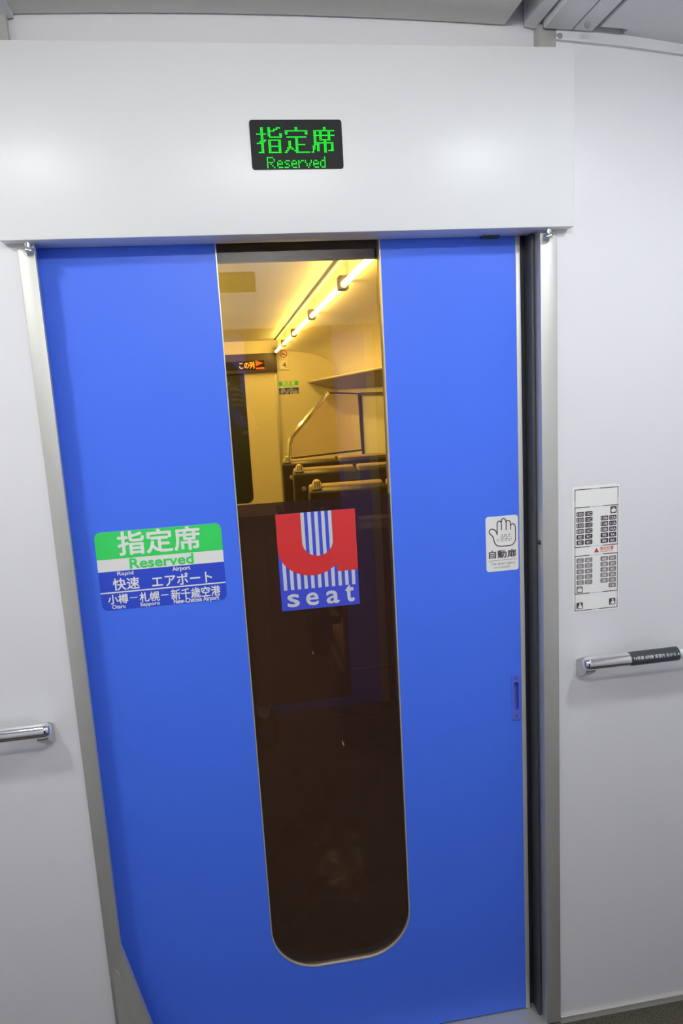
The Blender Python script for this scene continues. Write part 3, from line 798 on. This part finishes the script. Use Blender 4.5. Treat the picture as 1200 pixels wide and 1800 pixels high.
# ------------------------------------------------------------------ seats
def seat_row():
    t = thing('double_seat', '', 'seat', (0, 0, 0), 'seat rows seen through the glass')
    W = .43
    for i, x0 in enumerate((0.0, W + .003)):
        tilt = Matrix.Translation((0, .05, .42)) @ Matrix.Rotation(math.radians(10), 4, 'X') @ Matrix.Translation((0, -.05, -.42))
        sh = MB().box(x0, x0 + W, .02, .11, .40, 1.018, .014, 3, rot=tilt).build('backrest_shell', M['shell'], t)
        MB().box(x0 + .008, x0 + W - .008, .098, .150, .42, 1.026, .014, 3, rot=tilt).build('backrest', M['fabric'], t)
        MB().box(x0 + .07, x0 + W - .05, .008, .022, .58, .80, .006, 2, rot=tilt).build('tray_table', M['shell'], t)
        MB().lathe([(0, -.022), (.012, -.022), (.017, -.014), (.017, -.008), (.008, 0), (0, 0)], (x0 + .065, -.062, .90), 'Y', 16).build('coat_hook', M['rack'], t)
        MB().box(x0 + .01, x0 + W - .01, .08, .54, .36, .46, .03, 3).build('seat_cushion', M['fabric'], t)
    g = MB().lathe([(.028, 0), (.030, .006), (.028, .022), (.023, .038), (.013, .050), (0, .054)], (.045, -.036, 1.012), 'Z', 20).build('grab_knob', M['trim'], t)
    k = MB()
    for s in (-.012, 0, .012): k.box(.045 + s - .002, .045 + s + .002, -.0645, -.036, 1.022, 1.057)
    k.build('knob_slots', M['shell'], g)
    for x in (-.025, W + .006, 2 * W + .037):
        MB().box(x - .02, x + .02, .06, .42, .58, .62, .012, 2).build('armrest', M['shell'], t)
    MB().box(-.02, 2 * W - .02, .10, .48, .02, .36, .02, 2).build('base', M['shell'], t)
    MB().box(-.03, .03, .085, .15, 0, .03, .008, 2).build('foot', M['chrome'], t)
    return t
sr = seat_row()
for i, (x, y, lb) in enumerate(((0.385, 1.33, 'front double seat nearest the door, dimly visible through the dark tinted film'),
                                (0.380, 2.45, 'dark double seat behind the door glass whose top edge shows just above the tinted film'),
                                (0.372, 3.36, 'dark double seat behind the glass, one row in front of the seat by the partition'),
                                (0.348, 4.06, 'farthest dark double seat behind the glass, directly below the chrome-railed partition'))):
    t = sr if i == 0 else dup(sr)
    t.location = (x, y, 0); t['label'] = lb
# partition above the farthest seat
yp = 4.70
t = thing('partition_screen', 'clear partition with slanted chrome rail behind the farthest seat row', 'partition', (0.75, yp, 0))
def pp(px, py): x, z = at(px, py, yp); return x - .75, z
pa, pk1, pk2, pt, pr_, pb = pp(508, 806), pp(509, 780), pp(515, 764), pp(577, 690), pp(630, 692), pp(636, 791)
MB().poly([pp(513, 802), pp(513, 778), pp(518, 768), pp(579, 694), pp(630, 693), pb], -.003, .003).build('acrylic_panel', M['acryl'], t)
MB().tube([(pa[0], 0, 0), (pa[0], 0, pa[1]), (pk1[0], 0, pk1[1]), ((pk1[0] + pk2[0]) / 2 - .006, 0, (pk1[1] + pk2[1]) / 2), (pk2[0], 0, pk2[1]), (pt[0], 0, pt[1])], .022, 16).build('grab_rail', M['chrome'], t)
MB().tube([(pt[0], 0, pt[1]), (pr_[0], 0, pr_[1]), (pb[0], 0, pb[1]), (pa[0], 0, pa[1])], .009, 10).build('panel_frame', M['brown'], t)
MB().box(pa[0] - .03, pb[0] + .3, -.02, .02, 0, pa[1] - .01).build('lower_panel', M['brown'], t)

# ------------------------------------------------------------------ the photographer (seen only as a dark reflection in the door glass)
M['skin'] = mat('skin', (0.55, 0.36, 0.27), 0.55, noise=0.03, scale=30)
M['coat'] = mat('black_down_coat', (0.016, 0.015, 0.018), 0.7, noise=0.1, scale=20, bump=0.1)
M['jean'] = mat('dark_trousers', (0.018, 0.018, 0.024), 0.85, noise=0.15, scale=90, bump=0.1)
M['hair'] = mat('black_hair', (0.012, 0.010, 0.009), 0.45, noise=0.2, scale=80)
def skinned(name, verts, edges, radii, root, m, parent, levels=1, smooth=True):
    me = bpy.data.meshes.new(name + '_skeleton'); me.from_pydata(verts, edges, [])
    ob = bpy.data.objects.new(name, me); C.objects.link(ob)
    md = ob.modifiers.new('skin', 'SKIN'); md.use_smooth_shade = True; md.branch_smoothing = 0.6
    sv = me.skin_vertices[0].data
    for i, r in enumerate(radii):
        sv[i].radius = r if isinstance(r, tuple) else (r, r); sv[i].use_root = (i == root)
    sb = ob.modifiers.new('subd', 'SUBSURF'); sb.levels = levels; sb.render_levels = levels
    dg = bpy.context.evaluated_depsgraph_get(); dg.update()
    out = bpy.data.meshes.new_from_object(ob.evaluated_get(dg)); out.name = name
    ob.modifiers.clear(); ob.data = out; bpy.data.meshes.remove(me)
    out.materials.clear(); out.materials.append(m)
    out.polygons.foreach_set('use_smooth', [True] * len(out.polygons))
    ob.parent = parent
    return ob
pr = thing('person', 'person in black winter coat taking the picture, mirrored as a dark shape in the glass', 'person', (-0.06, -1.63, 0))
class SK:
    def __init__(s): s.v = []; s.e = []; s.r = []
    def n(s, p, r, par=None):
        s.v.append(p); s.r.append(r)
        if par is not None: s.e.append((par, len(s.v) - 1))
        return len(s.v) - 1
b = SK()
pel = b.n((0, 0, .90), (.125, .085)); sp = b.n((0, .0, 1.06), (.115, .08), pel); ch = b.n((0, .0, 1.27), (.125, .085), sp)
nb = b.n((0, .0, 1.40), (.060, .055), ch); nk = b.n((0, .012, 1.46), (.048, .050), nb)
h1_ = b.n((.015, .022, 1.515), (.056, .066), nk); h2_ = b.n((.02, .02, 1.575), (.071, .085), h1_); h3_ = b.n((.02, .01, 1.635), (.066, .080), h2_); b.n((.02, .005, 1.675), (.035, .042), h3_)
ns = b.n((.02, .112, 1.565), .012, h2_); b.n((.02, .122, 1.548), .011, ns)
for s in (-1, 1):
    b.n((.02 + s * .082, .005, 1.575), .012, h2_)
    sh = b.n((s * .155, .0, 1.36), .055, ch); el = b.n((s * .215, .085, 1.155), .038, sh); wr = b.n((s * .135, .145, 1.43), .024, el)
    pm = b.n((s * .118, .168, 1.475), (.020, .030), wr)
    for k in range(4):
        f0 = b.n((s * .108, .178 - .002 * k, 1.545 - .018 * k), .0095, pm)
        f1 = b.n((s * .083, .206, 1.560 - .021 * k), .0085, f0); b.n((s * .056, .208 - .004 * k, 1.560 - .021 * k), .0075, f1)
    t0 = b.n((s * .100, .150, 1.497), .0105, pm); b.n((s * .070, .158, 1.512), .009, t0)
    hp = b.n((s * .085, .0, .83), .075, pel); kn = b.n((s * .092, .02, .47), .050, hp); an = b.n((s * .095, -.01, .09), .034, kn); b.n((s * .105, .12, .04), (.034, .026), an)
skinned('body', b.v, b.e, b.r, pel, M['skin'], pr, 1)
c_ = SK()
p0 = c_.n((0, 0, .92), (.170, .108)); c_.n((0, 0, .74), (.178, .108), p0); p1 = c_.n((0, 0, 1.08), (.158, .105), p0); p2 = c_.n((0, 0, 1.28), (.165, .108), p1); p3 = c_.n((0, 0, 1.40), (.085, .078), p2); c_.n((0, .005, 1.445), (.070, .068), p3)
for s in (-1, 1):
    a0 = c_.n((s * .168, 0, 1.355), .078, p2); a1 = c_.n((s * .218, .08, 1.155), .062, a0); c_.n((s * .142, .138, 1.405), .045, a1)
skinned('coat', c_.v, c_.e, c_.r, p0, M['coat'], pr, 1)
q = SK(); p0 = q.n((0, 0, .86), (.14, .095))
for s in (-1, 1):
    a = q.n((s * .088, 0, .78), .090, p0); k = q.n((s * .093, .02, .47), .066, a); q.n((s * .096, -.008, .10), .052, k)
skinned('trousers', q.v, q.e, q.r, p0, M['jean'], pr, 1)
for s in (-1, 1):
    o = MB().box(s * .103 - .045, s * .103 + .045, -.06, .20, 0.0, .085, .032, 4); o.build('shoe', M['coat'], pr)
hv = MB()
for i in range(9):
    for k in range(20):
        a = 2 * PI * k / 20; th = PI * .62 * i / 8
        front = max(0, math.sin(a)) ; th2 = th * (1 - .38 * front)
        hv.v.append((.02 + .090 * math.sin(th2) * math.cos(a), .002 + .104 * math.sin(th2) * math.sin(a), 1.595 + .105 * math.cos(th2)))
for i in range(8):
    for k in range(20): hv.f.append((i * 20 + k, i * 20 + (k + 1) % 20, (i + 1) * 20 + (k + 1) % 20, (i + 1) * 20 + k)); hv.sm.append(True)
hv.build('hair', M['hair'], pr)
for s in (-1, 1):
    MB().lathe([(0, -.011), (.008, -.008), (.011, 0), (.008, .008), (0, .011)], (.02 + s * .031, .088, 1.585), 'Y', 12).build('eye', M['stw'], pr)
MB().box(.02 - .022, .02 + .022, .084, .096, 1.517, 1.527, .004, 2).build('mouth', mat('lips', (.42, .18, .16), .5), pr)
t = thing('compact_camera', 'small black compact camera in the hands of the photographer', 'camera', (-0.06, -1.435, 1.532))
MB().box(-.052, .052, -.026, 0, -.031, .031, .006, 3).build('camera_body', M['black'], t)
MB().lathe([(0, 0), (.022, 0), (.022, .012), (.019, .014), (.015, .010), (0, .010)], (.0, 0, 0), 'Y', 24).build('lens_barrel', M['rubber2'], t)
